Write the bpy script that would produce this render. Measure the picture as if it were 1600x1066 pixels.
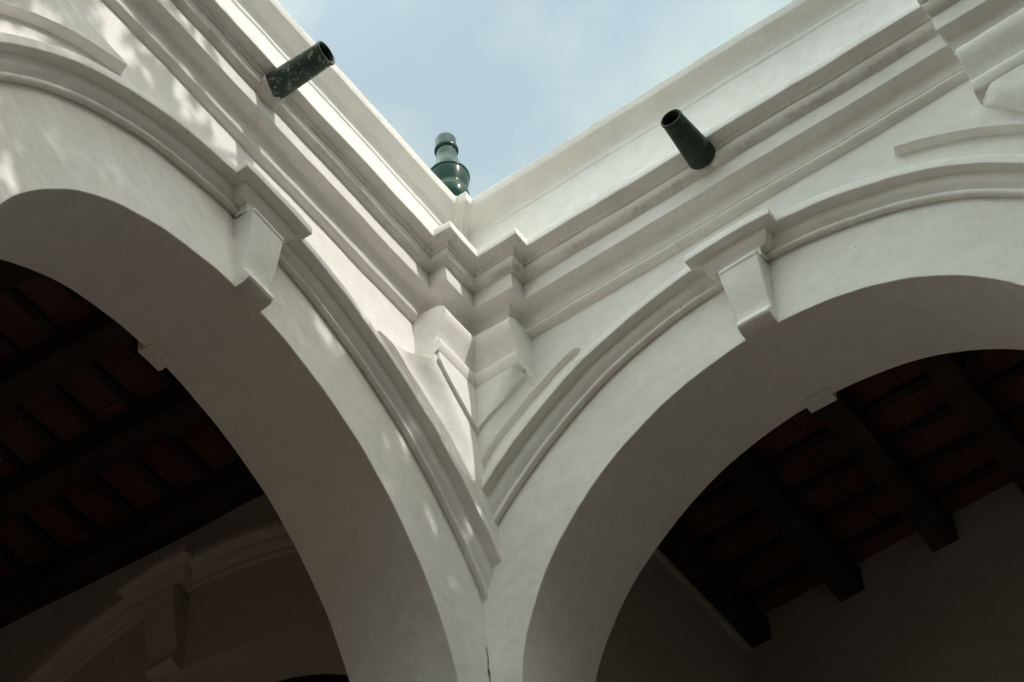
import bpy, bmesh, math, random
from math import sin, cos, radians, pi, sqrt, asin, atan2
from mathutils import Vector, noise, Matrix

for o in list(bpy.data.objects):
    bpy.data.objects.remove(o, do_unlink=True)
SC = bpy.context.scene
COL = SC.collection

# ------------------------------------------------------------------ camera, sky, sun, exposure
S = 2.0                      # metres per survey unit
Z0 = 1.6                     # eye height
def W(x, y, z):
    return Vector((S * x, S * y, S * z + Z0))

CY, CP, CR = 0.534982678, 0.901522797, -0.101932842
fw = Vector((-sin(CY) * cos(CP), cos(CY) * cos(CP), sin(CP)))
r0 = Vector((cos(CY), sin(CY), 0.0)); u0 = r0.cross(fw)
rt = cos(CR) * r0 + sin(CR) * u0
up = -sin(CR) * r0 + cos(CR) * u0
cam_d = bpy.data.cameras.new("camera"); cam = bpy.data.objects.new("camera", cam_d); COL.objects.link(cam)
M = Matrix.Identity(4)
for i in range(3):
    M[i][0] = rt[i]; M[i][1] = up[i]; M[i][2] = -fw[i]
M.translation = W(1.73229255, -2.72748658, 0.0)
cam.matrix_world = M
cam_d.sensor_width = 36.0; cam_d.sensor_fit = 'HORIZONTAL'
cam_d.lens = 36.0 * 4035.24 / 1600.0
cam_d.clip_start = 0.05; cam_d.clip_end = 3000.0
SC.camera = cam

TAU, EY = 0.97, -0.07        # sun direction (1, EY, TAU)
sun_el = math.atan2(TAU, sqrt(1 + EY * EY)); sun_az = math.atan2(1.0, EY)   # azimuth clockwise from +y
world = bpy.data.worlds.new("World"); SC.world = world; world.use_nodes = True
nt = world.node_tree; nt.nodes.clear()
out = nt.nodes.new('ShaderNodeOutputWorld'); bg = nt.nodes.new('ShaderNodeBackground')
sky = nt.nodes.new('ShaderNodeTexSky'); sky.sky_type = 'NISHITA'; sky.sun_disc = False
sky.sun_elevation = sun_el; sky.sun_rotation = sun_az
sky.altitude = 200; sky.air_density = 1.0; sky.dust_density = 3.5; sky.ozone_density = 1.0
tc = nt.nodes.new('ShaderNodeTexCoord')
n1 = nt.nodes.new('ShaderNodeTexNoise'); n1.inputs['Scale'].default_value = 7.5; n1.inputs['Detail'].default_value = 7; n1.inputs['Roughness'].default_value = 0.52
n1.inputs['Distortion'].default_value = 0.3
cr = nt.nodes.new('ShaderNodeValToRGB')
cr.color_ramp.elements[0].position = 0.38; cr.color_ramp.elements[0].color = (0.46, 0.46, 0.46, 1)
cr.color_ramp.elements[1].position = 0.66; cr.color_ramp.elements[1].color = (1, 1, 1, 1)
mx = nt.nodes.new('ShaderNodeMix'); mx.data_type = 'RGBA'
CLOUD = (2.58, 3.04, 2.58, 1)
mx.inputs['B'].default_value = CLOUD
nt.links.new(tc.outputs['Generated'], n1.inputs['Vector'])
nt.links.new(n1.outputs['Fac'], cr.inputs['Fac'])
nt.links.new(cr.outputs['Color'], mx.inputs['Factor'])
nt.links.new(sky.outputs['Color'], mx.inputs['A'])
# thin cloud scatters forward: it is brighter towards the sun
dt = nt.nodes.new('ShaderNodeVectorMath'); dt.operation = 'DOT_PRODUCT'
sdir = Vector((1.0, EY, TAU)).normalized(); dt.inputs[1].default_value = sdir
nt.links.new(tc.outputs['Generated'], dt.inputs[0])
def lobe(direction, lo, power, tint):
    d = nt.nodes.new('ShaderNodeVectorMath'); d.operation = 'DOT_PRODUCT'; d.inputs[1].default_value = Vector(direction).normalized()
    nt.links.new(tc.outputs['Generated'], d.inputs[0])
    m1 = nt.nodes.new('ShaderNodeMapRange'); m1.inputs['From Min'].default_value = lo; m1.inputs['From Max'].default_value = 1.0
    nt.links.new(d.outputs['Value'], m1.inputs['Value'])
    m2 = nt.nodes.new('ShaderNodeMath'); m2.operation = 'POWER'; m2.inputs[1].default_value = power; nt.links.new(m1.outputs[0], m2.inputs[0])
    g = nt.nodes.new('ShaderNodeMix'); g.data_type = 'RGBA'
    g.inputs['A'].default_value = (1, 1, 1, 1); g.inputs['B'].default_value = (*tint, 1)
    nt.links.new(m2.outputs[0], g.inputs['Factor']); return g.outputs['Result']
src = mx.outputs['Result']
# around the sun, and an added bright patch of unseen sky for fill light
for L_ in (lobe((1.0, EY, TAU), 0.25, 2.5, (1.9, 1.88, 1.86)), lobe((-0.25, -0.50, 0.83), 0.55, 1.3, (3.7, 3.56, 3.45))):
    vs = nt.nodes.new('ShaderNodeVectorMath'); vs.operation = 'MULTIPLY'
    nt.links.new(src, vs.inputs[0]); nt.links.new(L_, vs.inputs[1]); src = vs.outputs['Vector']
nt.links.new(vs.outputs['Vector'], bg.inputs['Color'])
bg.inputs['Strength'].default_value = 0.12
nt.links.new(bg.outputs['Background'], out.inputs['Surface'])

sun_d = bpy.data.lights.new("sun", 'SUN'); sun = bpy.data.objects.new("sun", sun_d); COL.objects.link(sun)
sun_d.energy = 1.10; sun_d.angle = radians(0.5); sun_d.color = (1.0, 0.972, 0.925)
sd = Vector((1.0, EY, TAU)).normalized()
sun.rotation_euler = sd.to_track_quat('Z', 'Y').to_euler()
sun.location = (20, 2, 30)

SC.view_settings.view_transform = 'Standard'; SC.view_settings.look = 'None'
SC.view_settings.gamma = 1.0; SC.view_settings.exposure = 1.30
SC.render.engine = 'CYCLES'
SC.cycles.max_bounces = 8; SC.cycles.diffuse_bounces = 6

# ------------------------------------------------------------------ materials
def new_mat(name):
    m = bpy.data.materials.new(name); m.use_nodes = True
    n = m.node_tree; b = n.nodes['Principled BSDF']
    return m, n, b
def N(n, t, **kw):
    o = n.nodes.new(t)
    for k, v in kw.items():
        if k in o.inputs: o.inputs[k].default_value = v
        else: setattr(o, k, v)
    return o
def ramp(n, src, p0, c0, p1, c1):
    r = n.nodes.new('ShaderNodeValToRGB')
    r.color_ramp.elements[0].position = p0; r.color_ramp.elements[0].color = (*c0, 1)
    r.color_ramp.elements[1].position = p1; r.color_ramp.elements[1].color = (*c1, 1)
    n.links.new(src, r.inputs['Fac']); return r
def mixc(n, fac, a, b, blend='MIX'):
    m = n.nodes.new('ShaderNodeMix'); m.data_type = 'RGBA'; m.blend_type = blend
    if isinstance(fac, float): m.inputs['Factor'].default_value = fac
    else: n.links.new(fac, m.inputs['Factor'])
    for s, v in (('A', a), ('B', b)):
        if isinstance(v, tuple): m.inputs[s].default_value = (*v, 1)
        else: n.links.new(v, m.inputs[s])
    return m.outputs['Result']

def plaster(name, light, dark, stain, stain_lo, stain_amt, speck=True, ledge=False):
    m, n, b = new_mat(name)
    pos = N(n, 'ShaderNodeNewGeometry').outputs['Position']
    a = N(n, 'ShaderNodeTexNoise', Scale=1.3, Detail=5.0, Roughness=0.6); n.links.new(pos, a.inputs['Vector'])
    ra = ramp(n, a.outputs['Fac'], 0.32, dark, 0.66, light)
    # fine lime wash mottling
    a2 = N(n, 'ShaderNodeTexNoise', Scale=14.0, Detail=4.0, Roughness=0.65); n.links.new(pos, a2.inputs['Vector'])
    r2 = ramp(n, a2.outputs['Fac'], 0.30, (0.90, 0.90, 0.89), 0.70, (1.0, 1.0, 1.0))
    c = mixc(n, 1.0, ra.outputs['Color'], r2.outputs['Color'], 'MULTIPLY')
    # blotchy grime with its own shape
    st = N(n, 'ShaderNodeTexNoise', Scale=4.5, Detail=9.0, Roughness=0.72, Distortion=0.6); n.links.new(pos, st.inputs['Vector'])
    rs = ramp(n, st.outputs['Fac'], stain_lo, (0, 0, 0), stain_lo + 0.16, (stain_amt,) * 3)
    c = mixc(n, rs.outputs['Color'], c, stain)
    if speck:
        v = N(n, 'ShaderNodeTexVoronoi', Scale=9.0); n.links.new(pos, v.inputs['Vector'])
        rv = ramp(n, v.outputs['Distance'], 0.020, (0.75,) * 3, 0.034, (0, 0, 0))
        c = mixc(n, rv.outputs['Color'], c, (0.13, 0.10, 0.075))
    # patched repairs: islands of a slightly different coat
    pv = N(n, 'ShaderNodeTexNoise', Scale=0.9, Detail=8.0, Roughness=0.55, Distortion=1.4); n.links.new(pos, pv.inputs['Vector'])
    rp = ramp(n, pv.outputs['Fac'], 0.585, (0, 0, 0), 0.60, (0.55,) * 3)
    c = mixc(n, rp.outputs['Color'], c, tuple(x * 0.90 for x in light))
    if ledge:
        # black mould on the upper lips of cornice and coping, broken up by its own pattern
        sx = N(n, 'ShaderNodeSeparateXYZ'); n.links.new(pos, sx.inputs['Vector'])
        gn = N(n, 'ShaderNodeTexNoise', Scale=7.0, Detail=9.0, Roughness=0.75); n.links.new(pos, gn.inputs['Vector'])
        for z0, z1, amt in ((S * 4.136 + Z0, S * 4.150 + Z0, 0.75), (S * 4.418 + Z0, S * 4.428 + Z0, 0.7), (S * 4.078 + Z0, S * 4.084 + Z0, 0.45), (S * 4.100 + Z0, S * 4.108 + Z0, 0.30), (S * 4.114 + Z0, S * 4.121 + Z0, 0.22)):
            mr = N(n, 'ShaderNodeMapRange'); mr.inputs['From Min'].default_value = z0; mr.inputs['From Max'].default_value = z1
            n.links.new(sx.outputs['Z'], mr.inputs['Value'])
            md = N(n, 'ShaderNodeMapRange'); md.inputs['From Min'].default_value = z1 + 0.026; md.inputs['From Max'].default_value = z1 + 0.005
            n.links.new(sx.outputs['Z'], md.inputs['Value'])
            gr = ramp(n, gn.outputs['Fac'], 0.46, (0, 0, 0), 0.62, (amt,) * 3)
            k1 = N(n, 'ShaderNodeMath'); k1.operation = 'MULTIPLY'; n.links.new(mr.outputs[0], k1.inputs[0]); n.links.new(md.outputs[0], k1.inputs[1])
            k2 = N(n, 'ShaderNodeMath'); k2.operation = 'MULTIPLY'; n.links.new(k1.outputs[0], k2.inputs[0]); n.links.new(gr.outputs['Color'], k2.inputs[1])
            c = mixc(n, k2.outputs[0], c, (0.17, 0.15, 0.12))
    n.links.new(c, b.inputs['Base Color'])
    b.inputs['Roughness'].default_value = 0.78
    b.inputs['Specular IOR Level'].default_value = 0.25
    # trowel marks and grain
    h1 = N(n, 'ShaderNodeTexNoise', Scale=3.5, Detail=3.0, Roughness=0.5); n.links.new(pos, h1.inputs['Vector'])
    mp = N(n, 'ShaderNodeMapping'); mp.inputs['Scale'].default_value = (7, 7, 11); mp.inputs['Rotation'].default_value = (0.5, 0.4, 0.3)
    n.links.new(pos, mp.inputs['Vector'])
    h2 = N(n, 'ShaderNodeTexNoise', Scale=1.0, Detail=5.0, Roughness=0.6, Distortion=0.8); n.links.new(mp.outputs['Vector'], h2.inputs['Vector'])
    h3 = N(n, 'ShaderNodeTexNoise', Scale=70.0, Detail=3.0, Roughness=0.6); n.links.new(pos, h3.inputs['Vector'])
    b1 = N(n, 'ShaderNodeBump', Strength=0.4, Distance=0.035); n.links.new(h1.outputs['Fac'], b1.inputs['Height'])
    b2 = N(n, 'ShaderNodeBump', Strength=0.22, Distance=0.008); n.links.new(h2.outputs['Fac'], b2.inputs['Height']); n.links.new(b1.outputs['Normal'], b2.inputs['Normal'])
    b3 = N(n, 'ShaderNodeBump', Strength=0.30, Distance=0.0030); n.links.new(h3.outputs['Fac'], b3.inputs['Height']); n.links.new(b2.outputs['Normal'], b3.inputs['Normal'])
    n.links.new(b3.outputs['Normal'], b.inputs['Normal'])
    return m

MAT = {}
MAT['wall'] = plaster('whitewashed_plaster', (0.815, 0.792, 0.752), (0.765, 0.742, 0.70), (0.42, 0.37, 0.30), 0.64, 0.5)
MAT['trim'] = plaster('whitewashed_moulding', (0.855, 0.832, 0.79), (0.79, 0.766, 0.722), (0.36, 0.31, 0.25), 0.60, 0.55, ledge=True)
MAT['wing'] = plaster('earth_coloured_plaster', (0.40, 0.33, 0.27), (0.34, 0.28, 0.23), (0.25, 0.2, 0.15), 0.6, 0.5, speck=False)  # tone picked for the light the unseen wings throw back
MAT['parapet'] = plaster('pale_parapet_plaster', (0.875, 0.86, 0.825), (0.82, 0.805, 0.768), (0.40, 0.35, 0.28), 0.62, 0.5, ledge=True)  # parapet tone set paler than the wall plaster
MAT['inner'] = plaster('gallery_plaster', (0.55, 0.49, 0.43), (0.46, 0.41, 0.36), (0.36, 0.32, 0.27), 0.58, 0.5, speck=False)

def simple(name, col, col2, scale, rough=0.8, bump=0.3, dist=0.01, stretch=None):
    m, n, b = new_mat(name)
    pos = N(n, 'ShaderNodeNewGeometry').outputs['Position']
    if stretch:
        mp = N(n, 'ShaderNodeMapping'); mp.inputs['Scale'].default_value = stretch; n.links.new(pos, mp.inputs['Vector']); pos = mp.outputs['Vector']
    a = N(n, 'ShaderNodeTexNoise', Scale=scale, Detail=7.0, Roughness=0.65); n.links.new(pos, a.inputs['Vector'])
    r = ramp(n, a.outputs['Fac'], 0.32, col, 0.68, col2)
    n.links.new(r.outputs['Color'], b.inputs['Base Color']); b.inputs['Roughness'].default_value = rough
    bb = N(n, 'ShaderNodeBump', Strength=bump, Distance=dist); n.links.new(a.outputs['Fac'], bb.inputs['Height']); n.links.new(bb.outputs['Normal'], b.inputs['Normal'])
    return m
MAT['beam'] = simple('dark_timber', (0.018, 0.011, 0.007), (0.05, 0.032, 0.02), 6.0, 0.75, 0.5, 0.01)
MAT['tile'] = simple('terracotta_tile', (0.062, 0.026, 0.018), (0.150, 0.058, 0.038), 5.0, 0.85, 0.4, 0.008)
MAT['roof'] = simple('roof_tile', (0.16, 0.07, 0.045), (0.28, 0.12, 0.08), 3.0)
MAT['ground'] = simple('courtyard_paving', (0.054, 0.028, 0.018), (0.098, 0.053, 0.034), 2.2)
MAT['bark'] = simple('tree_bark', (0.06, 0.045, 0.032), (0.16, 0.12, 0.09), 7.0, 0.9, 0.8, 0.03, (1, 1, 0.25))
MAT['leaf'] = simple('tree_leaf', (0.045, 0.075, 0.02), (0.09, 0.13, 0.035), 2.0, 0.6, 0.0)
MAT['crack'] = simple('dark_crack', (0.05, 0.04, 0.03), (0.10, 0.08, 0.06), 20.0)  # dark tone of the corner crack
MAT['mortar'] = simple('pale_mortar', (0.50, 0.48, 0.43), (0.72, 0.69, 0.64), 16.0, 0.9, 0.6, 0.008)

def glaze(name, base, base2, rough, flecks, bands):
    m, n, b = new_mat(name)
    tco = N(n, 'ShaderNodeTexCoord').outputs['Object']
    a = N(n, 'ShaderNodeTexNoise', Scale=9.0, Detail=6.0, Roughness=0.6); n.links.new(tco, a.inputs['Vector'])
    c = ramp(n, a.outputs['Fac'], 0.3, base, 0.7, base2).outputs['Color']
    hsrc = a.outputs['Fac']
    if flecks:
        f = N(n, 'ShaderNodeTexNoise', Scale=34.0, Detail=8.0, Roughness=0.8, Distortion=0.3); n.links.new(tco, f.inputs['Vector'])
        fr = ramp(n, f.outputs['Fac'], flecks, (0, 0, 0), flecks + 0.07, (0.8,) * 3)
        c = mixc(n, fr.outputs['Color'], c, (0.40, 0.41, 0.34))
        v = N(n, 'ShaderNodeTexVoronoi', Scale=26.0); n.links.new(tco, v.inputs['Vector'])
        rv = ramp(n, v.outputs['Distance'], 0.09, (0.8,) * 3, 0.14, (0, 0, 0))
        c = mixc(n, rv.outputs['Color'], c, (0.42, 0.42, 0.36))
    n.links.new(c, b.inputs['Base Color'])
    b.inputs['Roughness'].default_value = rough; b.inputs['Specular IOR Level'].default_value = 0.11
    wv = N(n, 'ShaderNodeTexWave', Scale=bands, Distortion=3.5, Detail=3.0); n.links.new(tco, wv.inputs['Vector'])
    wv.wave_type = 'BANDS'; wv.bands_direction = 'Z'
    bb = N(n, 'ShaderNodeBump', Strength=0.16, Distance=0.003); n.links.new(wv.outputs['Fac'], bb.inputs['Height'])
    n.links.new(bb.outputs['Normal'], b.inputs['Normal'])
    return m
MAT['spout_worn'] = glaze('worn_green_glaze', (0.022, 0.038, 0.029), (0.052, 0.074, 0.058), 0.36, 0.545, 30.0)
MAT['spout_dark'] = glaze('dark_green_glaze', (0.018, 0.030, 0.021), (0.042, 0.056, 0.040), 0.42, 0.70, 12.0)
MAT['finial'] = glaze('bottle_green_glaze', (0.006, 0.030, 0.021), (0.018, 0.060, 0.043), 0.20, 0, 5.0)
MAT['bore'] = simple('spout_inside', (0.006, 0.005, 0.004), (0.014, 0.010, 0.008), 10.0, 0.95)

# ------------------------------------------------------------------ object helpers
def jit(co, amp=1.0):
    """hand made unevenness: a smooth offset that depends on the place only"""
    v = noise.noise_vector(co * 2.1 + Vector((3.1, 7.7, 1.3))) * 0.0045
    v += noise.noise_vector(co * 6.5 + Vector((11.0, 2.0, 5.0))) * 0.0028
    v += noise.noise_vector(co * 19.0) * 0.0011
    return co + v * amp

class MB:
    def __init__(self): self.v = []; self.f = []
    def add(self, co): self.v.append(co); return len(self.v) - 1
    def quad(self, *i): self.f.append(tuple(i))
    def grid(self, rows, close_u=False, close_v=False, flip=False):
        """rows: list of equal-length lists of Vectors"""
        base = len(self.v); nr = len(rows); nc = len(rows[0])
        for r in rows: self.v.extend(r)
        for i in range(nr if close_v else nr - 1):
            for j in range(nc if close_u else nc - 1):
                a = base + i * nc + j; b = base + i * nc + (j + 1) % nc
                c = base + ((i + 1) % nr) * nc + (j + 1) % nc; d = base + ((i + 1) % nr) * nc + j
                self.f.append((d, c, b, a) if flip else (a, b, c, d))
        return base
    def face(self, pts):
        b = len(self.v); self.v.extend(pts); self.f.append(tuple(range(b, b + len(pts))))
    def box(self, lo, hi):
        """lo, hi in survey units"""
        x0, y0, z0 = lo; x1, y1, z1 = hi
        p = [W(x, y, z) for z in (z0, z1) for y in (y0, y1) for x in (x0, x1)]
        b = len(self.v); self.v.extend(p)
        for q in ((0, 2, 3, 1), (4, 5, 7, 6), (0, 1, 5, 4), (2, 6, 7, 3), (0, 4, 6, 2), (1, 3, 7, 5)):
            self.f.append(tuple(b + k for k in q))
    def build(self, name, mat, parent=None, smooth=32, amp=1.0, merge=True, normals=True):
        loc = parent.location if parent else Vector((0, 0, 0))
        me = bpy.data.meshes.new(name)
        bm = bmesh.new()
        vs = [bm.verts.new((jit(v, amp) if amp else v) - loc) for v in self.v]
        for f in self.f:
            try: bm.faces.new([vs[i] for i in f])
            except ValueError: pass
        if merge: bmesh.ops.remove_doubles(bm, verts=bm.verts, dist=0.0002)
        if normals: bmesh.ops.recalc_face_normals(bm, faces=bm.faces)
        bm.to_mesh(me); bm.free()
        me.materials.append(mat)
        if smooth:
            for p in me.polygons: p.use_smooth = True
            me.set_sharp_from_angle(angle=radians(smooth))
        o = bpy.data.objects.new(name, me); COL.objects.link(o)
        if parent: o.parent = parent
        return o

def thing(name, label, cat, loc, group=None):
    o = bpy.data.objects.new(name, None); COL.objects.link(o)
    o.location = loc; o.empty_display_size = 0.2
    o['label'] = label; o['category'] = cat; o['kind'] = 'thing'
    if group: o['group'] = group
    return o
def tag(o, label, cat, group=None):
    o['label'] = label; o['category'] = cat; o['kind'] = 'thing'
    if group: o['group'] = group
    return o

def rnd(pts, r, closed=False, n=3):
    """round the corners of a 2D profile"""
    outp = []
    L = len(pts)
    for i, p in enumerate(pts):
        if i in (0, L - 1): outp.append(p); continue
        a, b = Vector(pts[i - 1]), Vector(pts[i + 1]); q = Vector(p)
        da, db = a - q, b - q
        if da.length < 1e-6 or db.length < 1e-6: continue
        ang = da.angle(db)
        if ang > radians(155): outp.append(p); continue
        rr = min(r, da.length * 0.45, db.length * 0.45)
        A = q + da.normalized() * rr; B = q + db.normalized() * rr
        for k in range(n + 1):
            t = k / n
            outp.append(tuple((1 - t) ** 2 * A + 2 * t * (1 - t) * q + t * t * B))
    return outp

# wall frames: survey coordinates (s along the wall from the corner, p out of the wall, z)
def LW(s, p, z): return W(p, -s, z)
def RW(s, p, z): return W(s, -p, z)

TH = 0.205                  # wall thickness
ZFL = 1.45                  # gallery floor
ZTOP = 4.14
GD = 1.09                   # gallery depth to the back wall
GDL = 1.37                  # the left gallery is deeper
END = 2.76

# ------------------------------------------------------------------ profiles
CORN = rnd([(-0.004, 3.977), (0.004, 3.979), (0.012, 3.982), (0.0165, 3.987), (0.0165, 3.992), (0.0125, 3.996), (0.0150, 3.998),
            (0.0165, 4.008), (0.0200, 4.020), (0.0255, 4.029), (0.0300, 4.032), (0.052, 4.0355), (0.052, 4.0800), (0.0535, 4.0810),
            (0.0600, 4.0830), (0.0670, 4.0885), (0.0715, 4.0970), (0.0725, 4.1040), (0.0700, 4.1060), (0.0765, 4.1070), (0.0785, 4.1130),
            (0.0800, 4.1160), (0.0865, 4.1190), (0.0995, 4.1205), (0.0995, 4.1440), (0.090, 4.1500), (-0.004, 4.158)], 0.0022)
PARA = rnd([(0.028, 4.120), (0.0300, 4.360), (0.0335, 4.363), (0.0340, 4.3705), (0.0330, 4.3730), (0.0365, 4.3830), (0.0430, 4.3910), (0.0515, 4.3950),
            (0.0708, 4.4065), (0.0765, 4.4250), (0.066, 4.4310), (-0.085, 4.436), (-0.095, 4.43), (-0.095, 4.20)], 0.0022)

def densify(path, step, mit=None):
    """split a plan path; returns (point, offset direction) pairs; mit: how far each corner's return follows the mitre"""
    nrm = []
    for a, b in zip(path[:-1], path[1:]):
        d = Vector((b[0] - a[0], b[1] - a[1])).normalized()
        nrm.append(Vector((d.y, -d.x)))
    outp = []
    for i, p in enumerate(path):
        if i == 0: n = nrm[0]
        elif i == len(path) - 1: n = nrm[-1]
        else:
            n = nrm[i - 1] + nrm[i]
            if mit and mit[i] != 1.0: n = Vector((n.x * mit[i], n.y))
        outp.append((Vector(p), n))
        if i < len(path) - 1:
            L = (Vector(path[i + 1]) - Vector(p)).length
            k = max(1, int(L / step))
            for j in range(1, k):
                outp.append((Vector(p).lerp(Vector(path[i + 1]), j / k), nrm[i]))
    return outp

def sweep_plan(mb, path, prof, frame, step=0.045, diag_first=False):
    """path in (s, -p) wall plan; offsets are outwards"""
    pts = densify(path, step)
    # keep in-between points clear of the mitres
    rows = []
    for q, z in prof:
        row = []
        for i, (p, n) in enumerate(pts):
            c = p + n * q
            row.append(c)
        rows.append((row, z))
    # in-between points of a segment must follow the mitred ends of that segment
    L = len(pts)
    key = [i for i, (p, n) in enumerate(pts) if i in (0, L - 1) or n.length > 1.2]
    if diag_first: pass
    for row, z in rows:
        for a, b in zip(key[:-1], key[1:]):
            for i in range(a + 1, b):
                row[i] = row[a].lerp(row[b], (i - a) / (b - a))
    mb.grid([[frame(c.x, -c.y, z) for c in row] for row, z in rows])

# ------------------------------------------------------------------ arcade wall
def arch_cols(c, r, zc, n=110):
    cols = []
    for k in range(n + 1):
        th = -pi / 2 + pi * k / n
        cols.append((c + r * sin(th), zc + r * cos(th)))
    return cols

def wobble(s, z, frame, a=0.0022):
    v = frame(s, 0, z)
    return noise.noise(v * 3.2) * a + noise.noise(v * 11.0) * a * 0.45

def arcade_body(mb, frame, arches, s_start, s_end):
    """arches: list of (centre, radius, spring z).  front face, soffit, inner face, ends"""
    TN = 26
    def column(s, zlow, p):
        return [frame(s, p, zlow + (ZTOP - zlow) * (j / TN) ** 1.15) for j in range(TN + 1)]
    def lower(s, zs, p):
        return [frame(s, p, ZFL + (zs - ZFL) * j / 12) for j in range(13)]
    BV = 0.0018
    for p, flip in ((0.0, False), (-TH, True)):
        prev = s_start
        for i, (c, r, zc) in enumerate(arches):
            rr = r + BV
            k = max(2, int((c - rr - prev) / 0.03)); ss = [prev + (c - rr - prev) * j / k for j in range(k + 1)]
            mb.grid([column(s, zc, p) for s in ss], flip=flip)
            mb.grid([lower(s, zc, p) for s in ss], flip=flip)
            cols = arch_cols(c, rr, zc)
            mb.grid([column(s, z, p) for s, z in cols], flip=flip)
            prev = c + rr
            zl = zc
        k = max(2, int((s_end - prev) / 0.03)); ss = [prev + (s_end - prev) * j / k for j in range(k + 1)]
        mb.grid([column(s, zl, p) for s in ss], flip=flip)
        mb.grid([lower(s, zl, p) for s in ss], flip=flip)
    for c, r, zc in arches:
        lay = [(0.0, BV), (-BV * 0.35, BV * 0.35), (-BV, 0.0)] + [(-TH * k / 8, 0.0) for k in range(1, 8)] + [(-TH + BV, 0.0), (-TH + BV * 0.35, BV * 0.35), (-TH, BV)]
        rows = []
        for p, e in lay:
            rr = r + e
            row = [frame(c - rr, p, ZFL + (zc - ZFL) * j / 12) for j in range(12)]
            row += [frame(s, p, z) for s, z in arch_cols(c, rr, zc)]
            row += [frame(c + rr, p, zc + (ZFL - zc) * j / 12) for j in range(1, 13)]
            rows.append(row)
        mb.grid(rows)
    # closing strips at the two ends and the head
    for s in (s_start, s_end):
        mb.grid([[frame(s, -TH * i / 4, ZFL + (ZTOP - ZFL) * j / 20) for j in range(21)] for i in range(5)])
    mb.grid([[frame(s_start + (s_end - s_start) * j / 20, -TH * i / 4, ZTOP) for j in range(21)] for i in range(5)])

# hood mould profile: (p, offset of the radius from the lower edge)
HOOD = rnd([(-0.004, 0.000), (0.005, -0.0035), (0.0115, -0.0030), (0.0142, 0.0010), (0.0130, 0.0055), (0.0108, 0.0078), (0.0125, 0.0100), (0.0180, 0.0145), (0.0225, 0.0205),
            (0.0248, 0.0275), (0.0255, 0.0350), (0.0450, 0.0372), (0.0465, 0.0390), (0.0465, 0.0570), (0.0420, 0.0605), (-0.004, 0.0740)], 0.0016)
CAPP = rnd([(-0.004, -0.0150), (0.0080, -0.0150), (0.0090, -0.0130), (0.0095, 0.0060), (0.0125, 0.0100), (0.0180, 0.0145), (0.0225, 0.0205),
            (0.0248, 0.0275), (0.0255, 0.0350), (0.0450, 0.0372), (0.0465, 0.0390), (0.0465, 0.0570), (0.0420, 0.0605), (-0.004, 0.0740)], 0.0016)

def hood(mb, frame, c, zc, rho, a0, a1, scale=1.0, n=90, s_lim=None):
    rows = []
    for p, dr in HOOD:
        row = []
        for k in range(n + 1):
            rr = rho + dr * scale
            b0, b1 = a0, a1
            if s_lim is not None:                       # mitre against the neighbouring hood on the pier axis
                lim = math.degrees(asin((s_lim - c) / rr))
                if s_lim > c: b1 = lim
                else: b0 = lim
            a = radians(b0 + (b1 - b0) * k / n)
            row.append(frame(c + rr * sin(a), p, zc + rr * cos(a)))
        rows.append(row)
    mb.grid(rows)

def key_cap(mb, frame, c, zc, rho, half, dp, scale=1.0, off=0.0):
    """the hood breaks forward over the keystone, with mitred returns"""
    rows = []
    for p, dr in CAPP:
        rr = rho + dr * scale
        hw = half + max(p, 0.0) * 0.95
        if dr < 0.007: hw = half * 0.95
        row = []
        cc = off
        def pt(x, q): 
            a = x / rr
            return frame(c + rr * sin(a), q, zc + rr * cos(a))
        for t in (0.0, 0.5, 1.0): row.append(pt(cc - hw, p - 0.004 + (dp + 0.004) * t))
        for t in range(1, 10): row.append(pt(cc - hw + 2 * hw * t / 10, p + dp))
        for t in (1.0, 0.5, 0.0): row.append(pt(cc + hw, p - 0.004 + (dp + 0.004) * t))
        rows.append(row)
    mb.grid(rows)

def key_block(mb, frame, c, zc, r, x, off, h_top, h_bot):
    """tapered console keystone ending in a small scroll over the arch edge"""
    H = x - r
    prof = [(H - 0.0130, 0.020), (H - 0.0130, 0.0455), (H - 0.0150, 0.0470), (H - 0.0210, 0.0470), (H - 0.0240, 0.0445), (H - 0.040, 0.0425), (H * 0.62, 0.0365), (H * 0.44, 0.0290), (H * 0.30, 0.0230),
            (H * 0.20, 0.0195), (H * 0.165, 0.0205), (H * 0.135, 0.0260), (H * 0.10, 0.0300), (H * 0.05, 0.0315), (0.0045, 0.0285), (0.0005, 0.0215), (-0.0012, 0.0100), (-0.0008, -0.002), (0.004, -0.012)]
    prof = rnd(prof, 0.002)
    rows = []
    for dr, p in prof:
        t = min(1, max(0, dr / H)); hw = h_bot + (h_top - h_bot) * t
        rr = r + dr
        row = []
        def pt(xx, q):
            a = xx / max(rr, 0.3)
            return frame(c + rr * sin(a), q, zc + rr * cos(a))
        e = 0.0022
        row.append(pt(off - hw - 0.001, min(p, -0.004)))
        row.append(pt(off - hw, p - e)); row.append(pt(off - hw + e, p))
        for k in range(1, 8): row.append(pt(off - hw + e + (2 * hw - 2 * e) * k / 8, p))
        row.append(pt(off + hw - e, p)); row.append(pt(off + hw, p - e))
        row.append(pt(off + hw + 0.001, min(p, -0.004)))
        rows.append(row)
    mb.grid(rows)

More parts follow.
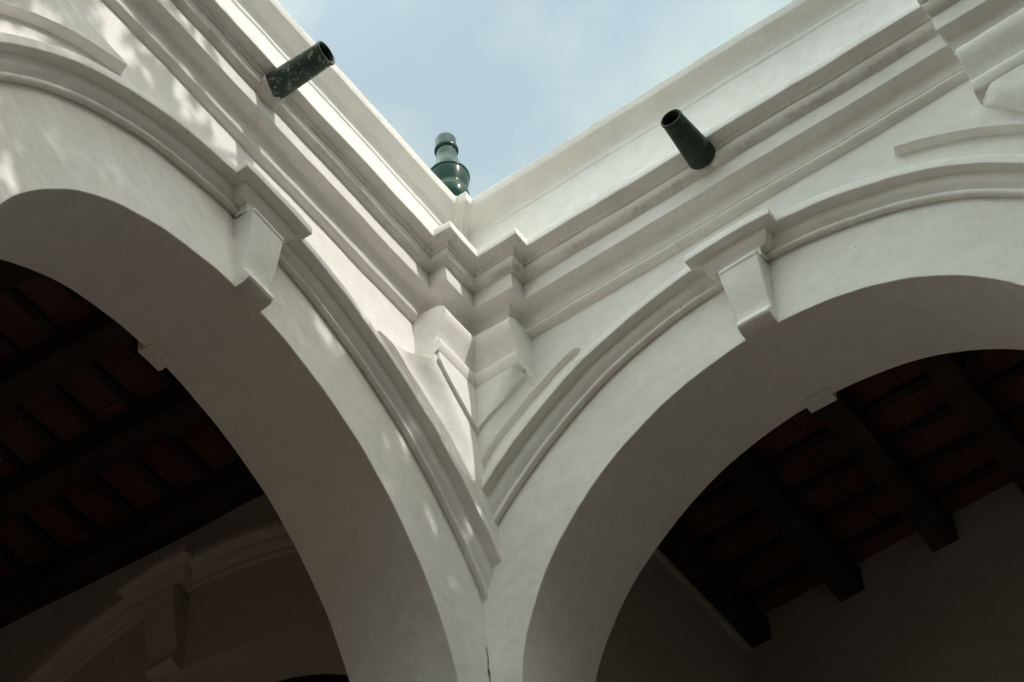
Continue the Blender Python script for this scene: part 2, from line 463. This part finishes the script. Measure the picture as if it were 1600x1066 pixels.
def eyebrow(mb, frame, c, zc, a0, a1, r0_, r1_, depth=0.0095, n=44):
    """thin raised plaster band that dies into the wall above and steps down over the hood"""
    sec = [(-0.0045, 0.100), (0.30, 0.075), (0.72, 0.045), (0.97, 0.016), (1.0, 0.002), (0.97, 0.000), (0.30, -0.0115), (-0.0045, -0.0125)]
    rows = []
    for f, dr in sec:
        row = []
        for k in range(n + 1):
            t = k / n
            tap = min(1.0, min(t, 1 - t) * 26 + 0.02)
            a = radians(a0 + (a1 - a0) * t); rr = r0_ + (r1_ - r0_) * t + dr * (0.35 + 0.65 * tap)
            p = f if f < 0 else f * depth * tap - (1 - tap) * 0.003
            row.append(frame(c + rr * sin(a), p, zc + rr * cos(a)))
        rows.append(row)
    mb.grid(rows)

def extrude_poly(mb, frame, front, back, pf, pb, ins=0.0025):
    """loft from an outline on the wall to a slightly smaller outline in front, with an eased edge"""
    n = len(front)
    cx = sum(p[0] for p in front) / n; cz = sum(p[1] for p in front) / n
    def shrink(pts, d):
        o = []
        for s, z in pts:
            v = Vector((cx - s, cz - z)); L = v.length
            v = v / L * min(d, L * 0.5)
            o.append((s + v.x, z + v.y))
        return o
    f1 = front; f2 = shrink(front, ins)
    rows = [[frame(s, pb, z) for s, z in back], [frame(s, pf - ins, z) for s, z in f1], [frame(s, pf - ins * 0.3, z) for s, z in shrink(front, ins * 0.3)], [frame(s, pf, z) for s, z in f2]]
    mb.grid(rows, close_u=True)
    mb.face([frame(s, pf, z) for s, z in f2])

def subdiv(pts, step=0.03):
    o = []
    for a, b in zip(pts, pts[1:] + pts[:1]):
        k = max(1, int((Vector(b) - Vector(a)).length / step))
        for j in range(k): o.append(tuple(Vector(a).lerp(Vector(b), j / k)))
    return o

def sstep(a, b, x):
    t = min(1.0, max(0.0, (x - a) / (b - a))); return t * t * (3 - 2 * t)

def half_pilaster(parts, frame, c0, sg, PW, arc, arc2, tip, z_cap, STEP):
    """one half of a pilaster head; c0 its axis along the wall, sg the side it points to.
    arc(s) is the height of the step over the hood, tip the far end of the raised spandrel"""
    def fr(s, p, z): return frame(c0 + sg * s, p, z)
    body, console, cap, plaque = parts
    ss = [PW * k / 8 for k in range(0, 8)]
    def ends(p, z, w, r=0.0028):
        return [fr(w - r, p - 0.0003, z), fr(w - r * 0.45, p - r * 0.12, z), fr(w - r * 0.12, p - r * 0.45, z), fr(w, p - r, z), fr(w, p * 0.45, z), fr(w, -0.004, z)]
    # console block: swells under the cornice and draws in towards the cap
    sec = rnd([(3.994, 0.046), (3.990, 0.062), (3.982, 0.0725), (3.970, 0.0780), (3.957, 0.0775), (3.940, 0.0705), (3.920, 0.0590), (3.900, 0.0500), (3.880, 0.0460), (3.865, 0.0450)], 0.003)
    rows = []
    for z, p in sec:
        rows.append([fr(s * 0.96, p, z - 0.004 * (s / PW) ** 2) for s in ss] + ends(p, z - 0.004, PW - 0.001))
    console.grid(rows)
    console.face([fr(0, -0.004, 3.994), fr(0, 0.046, 3.994), fr(PW - 0.008, 0.046, 3.990), fr(PW - 0.001, 0.040, 3.990), fr(PW - 0.001, -0.004, 3.990)])
    # cap band, thick and soft edged, sagging a little to the outside
    zc_ = z_cap
    sec = rnd([(zc_ + 0.004, 0.038), (zc_ + 0.003, 0.0555), (zc_ - 0.002, 0.0605), (zc_ - 0.013, 0.0600), (zc_ - 0.029, 0.0540), (zc_ - 0.034, 0.0480), (zc_ - 0.036, 0.030), (zc_ - 0.037, -0.004)], 0.0030)
    rows = []
    for z, p in sec:
        w_ = PW - 0.001
        rows.append([fr(s * w_ / PW, p, z) for s in ss] + ends(p, z, w_, 0.0032 if p > 0.02 else 0.001))
    cap.grid(rows)
    # raised spandrel: at the pilaster as proud as its shaft, thinning to the plaster step over the hood
    s_tip, z_tip = tip
    def top(s):
        if s < PW: return zc_ - 0.012
        t = (s - PW) / (s_tip - PW); return (zc_ - 0.045) * (1 - t) + z_tip * t
    def plow(s): return (0.034 if STEP < 0.014 else 0.0) * (1 - sstep(0.02, PW + 0.03, s))
    def hgt(s, z):
        d = z - arc(s)
        base = plow(s) + STEP * min(1.0, max(0.05, (s_tip - s) / 0.007))
        return base + max(0.0, 0.0455 - base) * sstep(0.0, 0.08, d) * (1 - (sstep(PW, PW + 0.095, s) if STEP < 0.014 else sstep(PW - 0.04, PW + 0.01, s)))
    cols = [s_tip * k / 44 for k in range(45)] + [PW - 0.001, PW, PW + 0.004]
    cols = sorted(set(round(c, 5) for c in cols))
    grid_rows = []
    NR = 18
    for s in cols:
        zl = arc(s); zh = max(top(s), zl + 0.0015)
        q0 = plow(s) - 0.0008; q1 = hgt(s, zl); z2 = min(arc2(s), zl - 0.02)
        r_ = [fr(s, q0, z2), fr(s, q0, (z2 + zl) / 2), fr(s, q0, zl - 0.0045), fr(s, q0 + (q1 - q0) * 0.35, zl - 0.0040), fr(s, q0 + (q1 - q0) * 0.9, zl - 0.0015)]
        for j in range(NR + 1):
            t = j / NR; z = zl + (zh - zl) * t
            edge = 1.0
            if s > PW - 0.0005: edge = 1 - 0.55 * sstep(0.90, 1.0, t)
            r_.append(fr(s, hgt(s, z) * edge, z))
        dz = 0.0 if s < PW else 0.004 + 0.010 * min(1, (s_tip - s) / 0.05)
        r_.append(fr(s, -0.004, zh + dz))
        grid_rows.append(r_)
    body.grid(grid_rows)
    # V shaped plaque lying on that face
    zt = zc_ - 0.028
    def vlow(s):
        k = s / (PW - 0.006)
        return 3.695 + (zc_ - 0.052 - 3.695) * (0.80 * k + 0.20 * k ** 2.2)
    rows = []
    n = 22
    for i in range(n + 1):
        s = (PW - 0.006) * i / n
        zl = vlow(s); r_ = []
        for f in (-0.006, 0.4, 0.85, 1.0):
            e = max(0, 1 - max(f, 0)) * 0.0016
            q = hgt(s, zl) + 0.0075 * f
            r_.append(fr(s, q, zl + max(f, 0) * 0.0022))
        for j in range(1, 9):
            z = zl + 0.0022 + (zt - zl - 0.0022) * j / 8
            r_.append(fr(s, hgt(s, z) + 0.0075, z))
        rows.append(r_)
    s = PW - 0.0058; last = []
    zl = vlow(PW - 0.006)
    for f in (-0.006, 0.4, 0.85, 1.0): last.append(fr(s, hgt(s, zl) - 0.005, zl + max(f, 0) * 0.0022))
    for j in range(1, 9): last.append(fr(s, hgt(s, zl) - 0.005, zl + 0.0022 + (zt - zl - 0.0022) * j / 8))
    rows.append(last)
    plaque.grid(rows)

# ------------------------------------------------------------------ build the two arcades
L_ARCH = dict(c=0.68766, r=0.6084, zc=2.93182, x=0.8049)
R_ARCH = dict(c=0.63567, r=0.5713, zc=3.05461, x=0.7493)
DP, PWD = 0.040, 0.132      # pilaster projection and half width in the cornice
BL = 0.024                  # corner block of the parapet

def build_wall(root, frame, A, pier, koff, eyebrows, s_start, is_left):
    arches = [(A['c'], A['r'], A['zc']), (2 * pier - A['c'], A['r'], A['zc'])]
    b = MB(); arcade_body(b, frame, arches, s_start, END)
    b.build('wall_body', MAT['wall'], root, smooth=24)
    # ground storey under the gallery: piers and a lintel
    b = MB()
    def fb(s0, s1, z0, z1):
        q = [frame(x, p, z) for z in (z0, z1) for p in (-TH, -0.002) for x in (s0, s1)]
        k = len(b.v); b.v.extend(q)
        for f in ((0, 2, 3, 1), (4, 5, 7, 6), (0, 1, 5, 4), (2, 6, 7, 3), (0, 4, 6, 2), (1, 3, 7, 5)): b.f.append(tuple(k + i for i in f))
    fb(s_start if is_left else 0.002, 0.09, -0.8, 1.2); fb(pier - 0.1, pier + 0.1, -0.8, 1.2); fb(END - 0.1, END, -0.8, 1.2)
    fb(s_start if is_left else 0.002, END, 1.201, ZFL)
    b.build('ground_storey', MAT['wall'], root, smooth=0, amp=0)
    # cornice, from the inner corner outwards: path in (s, -p)
    path = [(DP, -DP), (PWD, -DP), (PWD, 0.0), (pier - PWD, 0.0), (pier - PWD, -DP), (pier + PWD, -DP), (pier + PWD, 0.0), (END, 0.0)]
    b = MB(); sweep_corner(b, path, CORN, frame, mit=[1, 1, 1, .22, .22, .22, .22, 1]); b.build('cornice', MAT['trim'], root)
    path = [(BL, -BL), (BL, 0.0), (END, 0.0)]
    b = MB(); sweep_corner(b, path, PARA, frame, convex=True); b.build('parapet', MAT['parapet'], root)
    for i, (c, r, zc) in enumerate(arches):
        x = A['x']
        b = MB(); hood(b, frame, c, zc, x, -63 if i == 0 else -51, 51, s_lim=pier)
        h = b.build('hood_mould', MAT['trim'], root)
        b = MB(); key_cap(b, frame, c, zc, x, 0.048, 0.024, 1.0, koff)
        b.build('hood_break', MAT['trim'], h)
        b = MB(); key_block(b, frame, c, zc, r, x, koff, 0.0430, 0.0335)
        k = b.build('keystone', MAT['trim'], root)
        # plain keystone on the gallery side
        b = MB()
        rows = []
        for dr, q in ((0.16, -0.002), (0.16, 0.022), (0.06, 0.015), (0.02, 0.014), (-0.003, 0.014), (-0.006, 0.006), (-0.004, -0.02)):
            rr = r + dr; hw = 0.027 + 0.05 * dr
            rows.append([frame(c + rr * sin(q2), -TH - q, zc + rr * cos(q2)) for q2 in [(koff + t * hw) / rr for t in (-1, -0.5, 0, 0.5, 1)]])
        b.grid(rows)
        for e in (0, 4): b.face([rw[e] for rw in rows])
        b.build('gallery_keystone', MAT['wall'], root)
    # pilaster heads
    c, r, zc = arches[0]
    for axis, sides in ((0.0, (1,)), (pier, (1, -1))):
        near = axis == 0
        d0 = A['c'] if near else pier - A['c']
        if near: tab = [(0, .852), (.067, .897), (.107, .934), (.183, .980), (.26, .985), (.308, .965)] if is_left else [(0, .822), (.053, .844), (.101, .8664), (.153, .8885), (.209, .897), (.268, .8925)]
        else:
            rs, ta_ = (0.947, -20.9) if is_left else (0.899, -21.8)
            tab = [(0, rs), (d0 + rs * sin(radians(ta_)), rs)]
        def rad(s_, tab=tab):
            for (x0, y0), (x1, y1) in zip(tab[:-1], tab[1:]):
                if s_ <= x1: 
                    t = max(0, (s_ - x0) / (x1 - x0)); return y0 + (y1 - y0) * t
            return tab[-1][1]
        arc = lambda s_: zc + sqrt(rad(s_) ** 2 - (d0 - s_) ** 2)
        parts = [MB() for _ in range(4)]
        PW = (0.176 if is_left else 0.161) if near else 0.128
        tip = (tab[-1][0], arc(tab[-1][0]))
        arc2 = lambda s_: zc + sqrt((A['x'] + 0.05) ** 2 - (d0 - s_) ** 2)
        for sg in sides: half_pilaster(parts, frame, axis, sg, PW, arc, arc2, tip, 3.886, 0.0115 if near else 0.021)
        pb = parts[0].build('pilaster', MAT['wall'], root, smooth=50)
        parts[1].build('console', MAT['trim'], pb_root(pb, root), smooth=24)
        parts[2].build('cap_band', MAT['trim'], pb_root(pb, root), smooth=24)
        parts[3].build('plaque', MAT['wall'], pb_root(pb, root), smooth=40)

class _P:                    # a parent handle whose children are built in the root's space
    def __init__(self, o, loc): self.o = o; self.location = loc
def pb_root(o, root): return _P(o, root.location)
_old_build = MB.build
def build2(self, name, mat, parent=None, **kw):
    if isinstance(parent, _P):
        h = bpy.data.objects.new('tmp', None); h.location = parent.location
        o = _old_build(self, name, mat, h, **kw); o.parent = parent.o
        bpy.data.objects.remove(h); return o
    if parent is not None and parent.parent is not None:      # sub-part: meshes live in the thing's space
        h = bpy.data.objects.new('tmp', None); h.location = parent.parent.location
        o = _old_build(self, name, mat, h, **kw); o.parent = parent
        bpy.data.objects.remove(h); return o
    return _old_build(self, name, mat, parent, **kw)
MB.build = build2

def sweep_corner(mb, path, prof, frame, step=0.045, convex=False, mit=None):
    """sweep whose first point is the mitre in the corner of the two walls (offset on the diagonal)"""
    pts = densify(path, step, mit)
    L = len(pts)
    first = Vector((1.0, -1.0))
    pts[0] = (pts[0][0], first)
    key = [i for i, (p, n) in enumerate(pts) if i in (0, L - 1) or abs(n.x * n.y) > 1e-4]
    rows = []
    for q, z in prof:
        row = [p + n * q for p, n in pts]
        for a, b in zip(key[:-1], key[1:]):
            for i in range(a + 1, b): row[i] = row[a].lerp(row[b], (i - a) / (b - a))
        rows.append([frame(c.x, -c.y, z) for c in row])
    mb.grid(rows)

lw = thing('arcade_wall', 'white arcade wall on the left, sunlit above its arch, with the flecked spout', 'wall', W(0, -0.688, -0.8), 'arcade walls of the courtyard')
rw = thing('arcade_wall', 'white arcade wall on the right, wholly in shade, with the plain tapered spout', 'wall', W(0.636, 0, -0.8), 'arcade walls of the courtyard')
build_wall(lw, LW, L_ARCH, 1.376, -0.013, [(21, 50, 0.941, 0.944), (-22.5, -46, 0.962, 0.968)], -TH, True)
build_wall(rw, RW, R_ARCH, 1.285, 0.002, [(21, 50, 0.899, 0.893), (-23.5, -47, 0.895, 0.891)], 0.0, False)

# crack down the lower corner
b = MB(); random.seed(4)
pts = []
z = 3.225
while z > 2.98:
    pts.append((0.0010 + random.uniform(-.0012, .0012), z)); z -= random.uniform(0.006, 0.014)
rows = []
for i, (q, zz) in enumerate(pts):
    r = 0.0007 + (0.0016 if random.random() < 0.16 else 0.0) + random.uniform(0, .0003)
    ctr = W(q + 0.0006, -0.0016 + q * .3, zz)
    rows.append([ctr + Vector((cos(a), sin(a), 0)) * r * S for a in (0, pi / 2, pi, 3 * pi / 2)])
b.grid(rows, close_u=True); b.build('crack', MAT['crack'], rw, smooth=0)

# ------------------------------------------------------------------ galleries behind the arcades
def back_wall(name, label, lo, hi):
    b = MB(); b.box(lo, hi); o = b.build(name, MAT['inner'], None, smooth=0, amp=0)
    return tag(o, label, 'wall')
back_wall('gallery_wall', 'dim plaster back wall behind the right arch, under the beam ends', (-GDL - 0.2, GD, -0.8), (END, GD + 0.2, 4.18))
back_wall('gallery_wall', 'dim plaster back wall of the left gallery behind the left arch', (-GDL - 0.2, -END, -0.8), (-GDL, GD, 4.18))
back_wall('light_stop_wall', 'added unseen plaster wall stopping light at the far end of the left gallery', (-GDL, -END - 0.1, -0.8), (0.0, -END - 0.002, 4.18))  # added end walls keep daylight from leaking into the galleries
back_wall('light_stop_wall', 'added unseen plaster wall stopping light at the far end of the right gallery', (END + 0.002, 0.0, -0.8), (END + 0.1, GD, 4.18))
# cross wall at the left end of the right gallery
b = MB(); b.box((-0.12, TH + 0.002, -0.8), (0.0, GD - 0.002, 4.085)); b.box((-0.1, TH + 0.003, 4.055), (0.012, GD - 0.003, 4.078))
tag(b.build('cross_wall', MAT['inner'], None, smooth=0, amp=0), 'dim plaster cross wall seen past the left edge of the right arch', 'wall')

# transverse arch across the end of the left gallery (its face looks along -y)
TY = 0.0
def TW(s, p, z): return W(-s, TY - p, z)
ta = thing('cross_arch', 'shadowed plaster arch with keystone across the left gallery, at the bottom left', 'arch', W(-0.787, TY, -0.8))
tc_, tr_, tz_ = 0.742, 0.577, 3.036
b = MB()
def tcol(s, zl): return [TW(s, 0, zl + (4.15 - zl) * j / 10) for j in range(11)]
def tlow(s): return [TW(s, 0, ZFL + (tz_ - ZFL) * j / 6) for j in range(7)]
for sa, sb in ((TH + 0.001, tc_ - tr_), (tc_ + tr_, GDL - 0.001)):
    if sb - sa > 0.004:
        ss = [sa + (sb - sa) * j / 3 for j in range(4)]
        b.grid([tcol(s, tz_) for s in ss]); b.grid([tlow(s) for s in ss])
b.grid([tcol(s, z_) for s, z_ in arch_cols(tc_, tr_, tz_, 40)])
b.grid([[TW(s, -q, z_) for s, z_ in [(tc_ - tr_, ZFL)] + arch_cols(tc_, tr_, tz_, 40) + [(tc_ + tr_, ZFL)]] for q in (0, 0.06, 0.12)])
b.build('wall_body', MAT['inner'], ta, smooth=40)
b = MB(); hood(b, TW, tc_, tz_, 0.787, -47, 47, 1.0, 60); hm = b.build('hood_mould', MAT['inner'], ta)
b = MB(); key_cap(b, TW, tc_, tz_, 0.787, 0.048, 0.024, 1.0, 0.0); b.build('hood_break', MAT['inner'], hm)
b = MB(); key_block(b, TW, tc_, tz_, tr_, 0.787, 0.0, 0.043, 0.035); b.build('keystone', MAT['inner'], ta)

# ceilings: beams, battens, tiles
def ceiling(label, frame, a0, a1, phase, seed, GD=GD):
    """frame(a, d, z): a along the gallery, d depth behind the wall face"""
    random.seed(seed)
    root = thing('gallery_ceiling', label, 'ceiling', frame((a0 + a1) / 2, (TH + GD) / 2, 4.07), 'timber and tile ceilings of the galleries')
    def fbox(mb, a, b_, d0, d1, z0, z1):
        p = [frame(x, y, z) for z in (z0, z1) for y in (d0, d1) for x in (a, b_)]
        k = len(mb.v); mb.v.extend(p)
        for q in ((0, 2, 3, 1), (4, 5, 7, 6), (0, 1, 5, 4), (2, 6, 7, 3), (0, 4, 6, 2), (1, 3, 7, 5)): mb.f.append(tuple(k + i for i in q))
    x = phase; beams = []
    while x < a1:
        if x + 0.062 > a0:
            m = MB(); w = 0.062 + random.uniform(-.003, .003)
            for q in range(12):
                d0 = TH - 0.06 + (GD + 0.06 - TH + 0.06) * q / 12; d1 = TH - 0.06 + (GD + 0.06 - TH + 0.06) * (q + 1) / 12
                fbox(m, x, x + w, d0, d1, 4.070 + random.uniform(-.001, .001) * 0, 4.136)
            m.build('beam', MAT['beam'], root, smooth=0, amp=2.5)
            beams.append((x, x + w))
        x += 0.2365
    # battens across the beams
    d = TH - 0.02; k = 0
    dl = []
    while d < GD + 0.05:
        m = MB()
        fbox(m, a0, a1, d, d + 0.020, 4.1345, 4.156)
        m.build('batten', MAT['beam'], root, smooth=0, amp=0)
        dl.append(d); d += 0.103
    # tiles lie on the battens, with open joints
    m = MB()
    for i in range(len(dl) - 1):
        x = a0
        while x < a1 - 0.01:
            t = 0.078 + random.uniform(-.004, .004)
            z = 4.152 + random.uniform(-.0025, .0025)
            fbox(m, x + 0.001, min(x + t, a1), dl[i] + 0.006, dl[i + 1] + 0.004 + random.uniform(0, .004), z, z + 0.012)
            x += t + 0.0015
    m.build('tile_deck', MAT['tile'], root, smooth=0, amp=0)
    m = MB(); fbox(m, a0 - 0.02, a1, TH - 0.1, GD + 0.15, 4.168, 4.20); m.build('roof_slab', MAT['roof'], root, smooth=0, amp=0)
    return root
ceiling('dark timber and red tile ceiling behind the right arch, beam ends on its wall', lambda a, d, z: W(a, d, z), 0.001, END, 0.0045, 3)
ceiling('dark timber and red tile ceiling behind the left arch, above the cross arch', lambda a, d, z: W(-d, -a, z + 0.105 * (d - 1.237) - 0.010), 0.001, END, 0.002, 5, GDL)
# roof and deck over the corner bay, gallery floors
b = MB(); b.box((-GDL - 0.15, 0.0, 4.168), (-0.002, GD + 0.15, 4.20)); tag(b.build('roof_slab', MAT['beam'], None, smooth=0, amp=0), 'dark roof slab over the corner bay between the two arcades', 'roof')
b = MB(); b.box((-GDL, -END, ZFL - 0.12), (-TH, GD, ZFL)); b.box((-TH, TH, ZFL - 0.12), (END, GD, ZFL))
o = b.build('gallery_floor', MAT['ground'], None, smooth=0, amp=0); o['kind'] = 'structure'

# courtyard ground: one sheet to the horizon
b = MB(); g = 400
b.face([Vector((-g, -g, 0)), Vector((g, -g, 0)), Vector((g, g, 0)), Vector((-g, g, 0))])
o = b.build('ground', MAT['ground'], None, smooth=0, amp=0); o['kind'] = 'structure'

# two unseen wings behind the camera, added and raised to cut low sky light
def wing(label, lo, hi, axis):
    root = thing('added_wing', label, 'building', W((lo[0] + hi[0]) / 2, (lo[1] + hi[1]) / 2, -0.8), 'added courtyard wings opposite the arcades')
    b = MB(); b.box((lo[0], lo[1], -0.8), (hi[0], hi[1], 5.80)); b.build('wall_body', MAT['wing'], root, smooth=0, amp=0)
    b = MB(); b.box((lo[0] - .06, lo[1] - .06, 5.46), (hi[0] + .06, hi[1] + .06, 5.55)); b.build('cornice', MAT['trim'], root, smooth=0, amp=0)
    b = MB(); b.box((lo[0] - .04, lo[1] - .04, 5.802), (hi[0] + .04, hi[1] + .04, 5.84)); b.build('coping', MAT['trim'], root, smooth=0, amp=0)
wing('added unseen earth coloured wing shading the courtyard opposite the left arcade', (5.2, -4.68, 0), (6.4, 1.2, 0), 0)
wing('added unseen earth coloured wing shading the courtyard opposite the right arcade', (-1.3, -6.0, 0), (6.4, -4.7, 0), 1)

# ------------------------------------------------------------------ spouts and finial
def lathe(prof, n, origin, axis, wob=0.0, seed=0):
    """prof: (r, t) along axis, world metres"""
    axis = axis.normalized()
    e1 = axis.cross(Vector((0.13, 0.27, 1.0)) if abs(axis.z) < 0.9 else Vector((1, 0, 0))).normalized(); e2 = axis.cross(e1)
    rows = []
    for r, t in prof:
        row = []
        for k in range(n):
            a = 2 * pi * k / n
            rr = r * (1 + wob * noise.noise(Vector((cos(a) * 1.3 + seed, sin(a) * 1.3, t * 7.0))))
            row.append(origin + axis * t + (e1 * cos(a) + e2 * sin(a)) * rr)
        rows.append(row)
    return rows

def spout(label, base, axis, length, rb, rm, mat, collar, seed):
    root = thing('drain_spout', label, 'drain spout', base, 'glazed drain spouts on the cornice')
    t1 = length
    prof = [(rb * 0.3, 0.002), (rb * 0.86, 0.001), (rb * 0.96, 0.004), (rb * 1.01, 0.010), (rb * 1.02, 0.018)]
    for k in range(1, 13):
        t = k / 12
        prof.append((rb + (rm - rb) * (t ** 1.2), 0.02 + (t1 - 0.022) * t))
    b = MB(); b.grid(lathe(prof, 40, base, axis, 0.035, seed), close_u=True)
    ob = b.build('barrel', mat, root, smooth=50, amp=0)
    rim = [(rm * 1.0, t1 - 0.010), (rm * 1.045, t1 - 0.006), (rm * 1.05, t1 + 0.000), (rm * 1.01, t1 + 0.0045), (rm * 0.92, t1 + 0.0045), (rm * 0.86, t1 + 0.001), (rm * 0.84, t1 - 0.02)]
    b = MB(); b.grid(lathe(rim, 40, base, axis, 0.035, seed), close_u=True); b.build('rim', mat, root, smooth=50, amp=0)
    bore = [(rm * 0.845, t1 - 0.012), (rm * 0.83, t1 - 0.06), (rm * 0.82, -0.02), (0.001, -0.02)]
    b = MB(); b.grid(lathe(bore, 40, base, axis, 0.03, seed), close_u=True); b.build('bore', MAT['bore'], root, smooth=50, amp=0, normals=False)
    # mortar bedding round the root
    col = []
    for (f, t) in collar: col.append((rb * f, t))
    rows = lathe(col, 40, base, axis, 0.22, seed + 9)
    b = MB(); b.grid(rows, close_u=True); b.build('mortar_collar', MAT['mortar'], root, smooth=60, amp=1.5)
    return root
spout('dark green spout with pale flecks, jutting from the sunlit left cornice', W(0.058, -0.702, 4.1045), Vector((1, 0.0, 0.010)), 0.276, 0.0540, 0.0500, MAT['spout_worn'],
      [(1.42, -0.03), (1.36, 0.004), (1.22, 0.022), (1.07, 0.036), (1.00, 0.042), (0.9, 0.03)], 1)
spout('plain dark green spout tapering to its mouth, jutting from the shaded right cornice', W(0.6260, -0.0645, 4.1115), Vector((0.0, -1, 0.010)), 0.236, 0.0600, 0.0445, MAT['spout_dark'],
      [(1.30, -0.045), (1.16, -0.016), (1.02, 0.000), (0.88, 0.006), (0.7, 0.004)], 5)

fin = thing('roof_finial', 'glossy bottle green ceramic finial on the parapet corner against the sky', 'finial', W(0.004, -0.004, 4.43))
fo = W(0.000, -0.005, 4.43)
def fprof(lst): return [(r * S, (z - 4.43) * S) for r, z in lst]
def fpart(name, lst, mat=None, rad=0.0015):
    b = MB(); b.grid(lathe(rnd(fprof(lst), 0.004), 48, fo, Vector((0, 0, 1))), close_u=True); return b.build(name, mat or MAT['finial'], fin, smooth=50, amp=0)
fpart('cap', [(0.0005, 4.8285), (0.015, 4.8275), (0.0215, 4.823), (0.0235, 4.818), (0.0232, 4.790), (0.0238, 4.786)])
fpart('ring', [(0.0235, 4.7865), (0.0268, 4.7845), (0.0274, 4.779), (0.0262, 4.7725), (0.0215, 4.770)])
fpart('neck', [(0.0232, 4.772), (0.0236, 4.752), (0.0252, 4.734), (0.0292, 4.717), (0.0350, 4.700), (0.0410, 4.684), (0.0455, 4.6755)])
fpart('flange', [(0.0450, 4.6765), (0.0474, 4.6740), (0.0474, 4.6690), (0.0450, 4.6660)])
fpart('bowl', [(0.0452, 4.6663), (0.0447, 4.655), (0.0420, 4.640), (0.0378, 4.627), (0.0370, 4.621), (0.0408, 4.613), (0.0436, 4.601), (0.0436, 4.589), (0.0400, 4.572), (0.034, 4.560)])
b = MB(); b.grid(lathe(rnd(fprof([(0.030, 4.565), (0.033, 4.555), (0.034, 4.53), (0.036, 4.43)]), 0.006), 24, fo, Vector((0, 0, 1)), 0.08, 3), close_u=True)
b.build('mortar_base', MAT['mortar'], fin, smooth=50, amp=1)

# ------------------------------------------------------------------ courtyard tree whose crown shades the lower left wall
random.seed(11)
TX = 2.05
tree = thing('courtyard_tree', 'tall leafy courtyard tree standing opposite the left arcade', 'tree', W(TX + 0.1, -0.85, -0.8))
trunk = MB()
def limb(mb, a, b_, ra, rb, n=7):
    ax = (b_ - a); rows = []
    e1 = ax.cross(Vector((0.3, 0.1, 0.9))).normalized() if ax.normalized().z < 0.95 else ax.cross(Vector((1, 0, 0))).normalized()
    e2 = ax.normalized().cross(e1)
    for k in range(9):
        t = k / 8; c = a.lerp(b_, t) + Vector((noise.noise(a + Vector((t * 2, 0, 0))), noise.noise(a + Vector((0, t * 2, 0))), 0)) * 0.12 * sin(pi * t)
        r = ra + (rb - ra) * t
        rows.append([c + (e1 * cos(2 * pi * j / n) + e2 * sin(2 * pi * j / n)) * r for j in range(n)])
    mb.grid(rows, close_u=True)
crown_blobs = [   # (s, z) on the wall where the shade falls, distance x, radius
    (0.90, 3.20, 2.00, 0.55, 0.75), (0.55, 3.30, 1.93, 0.38, 1.0), (0.30, 3.28, 2.00, 0.33, 1.0), (0.13, 3.10, 1.96, 0.30, 0.5), (1.25, 3.45, 2.10, 0.45, 0.36),
    (1.00, 3.62, 2.00, 0.25, 1.0), (0.50, 2.85, 2.00, 0.42, 1.0), (1.10, 2.80, 2.07, 0.50, 0.6), (0.78, 3.60, 1.93, 0.22, 1.0), (0.10, 2.90, 2.00, 0.24, 0.6),
    (0.36, 3.43, 1.90, 0.22, 1.0), (0.18, 3.28, 1.93, 0.22, 1.0), (0.56, 3.49, 2.00, 0.22, 1.0), (0.96, 3.70, 2.07, 0.20, 0.7), (1.16, 3.74, 2.00, 0.24, 0.4), (0.80, 3.70, 2.00, 0.15, 1.0)]
def tree_pt(s, z, x): return W(x, -s + EY * x, z + TAU * x)
base = tree.location.copy(); fork = W(TX + 0.05, -0.8, 3.6)
limb(trunk, base - Vector((0, 0, 0.2)), fork, 0.26, 0.15, 12)
for s, z, x, r, dn in crown_blobs: limb(trunk, fork, tree_pt(s, z, x), 0.075, 0.02)
trunk.build('trunk', MAT['bark'], tree, smooth=50, amp=2)
lf = MB()
for s, z, x, r, dn in crown_blobs:
    c = tree_pt(s, z, x); R = r * S
    n = int(dn * 190 * (R / 1.0) ** 2)
    for _ in range(n):
        d = Vector((random.gauss(0, 1), random.gauss(0, 1), random.gauss(0, 1))).normalized()
        q = c + d * R * (random.random() ** 0.40)
        sp = random.uniform(0.07, 0.12)
        for _k in range(12):
            p = q + Vector((random.gauss(0, 1), random.gauss(0, 1), random.gauss(0, 0.7))) * sp * 0.55
            l = random.uniform(0.045, 0.08); w = l * random.uniform(0.38, 0.52)
            a = Vector((random.gauss(0, 1), random.gauss(0, 1), random.gauss(0, .6))).normalized()
            bvec = a.cross(Vector((random.gauss(0, 1), random.gauss(0, 1), random.gauss(0, 1)))).normalized()
            k = len(lf.v)
            lf.v.extend([p - a * l, p + bvec * w, p + a * l, p - bvec * w]); lf.f.append((k, k + 1, k + 2, k + 3))
lf.build('crown', MAT['leaf'], tree, smooth=0, amp=0, merge=False, normals=False)
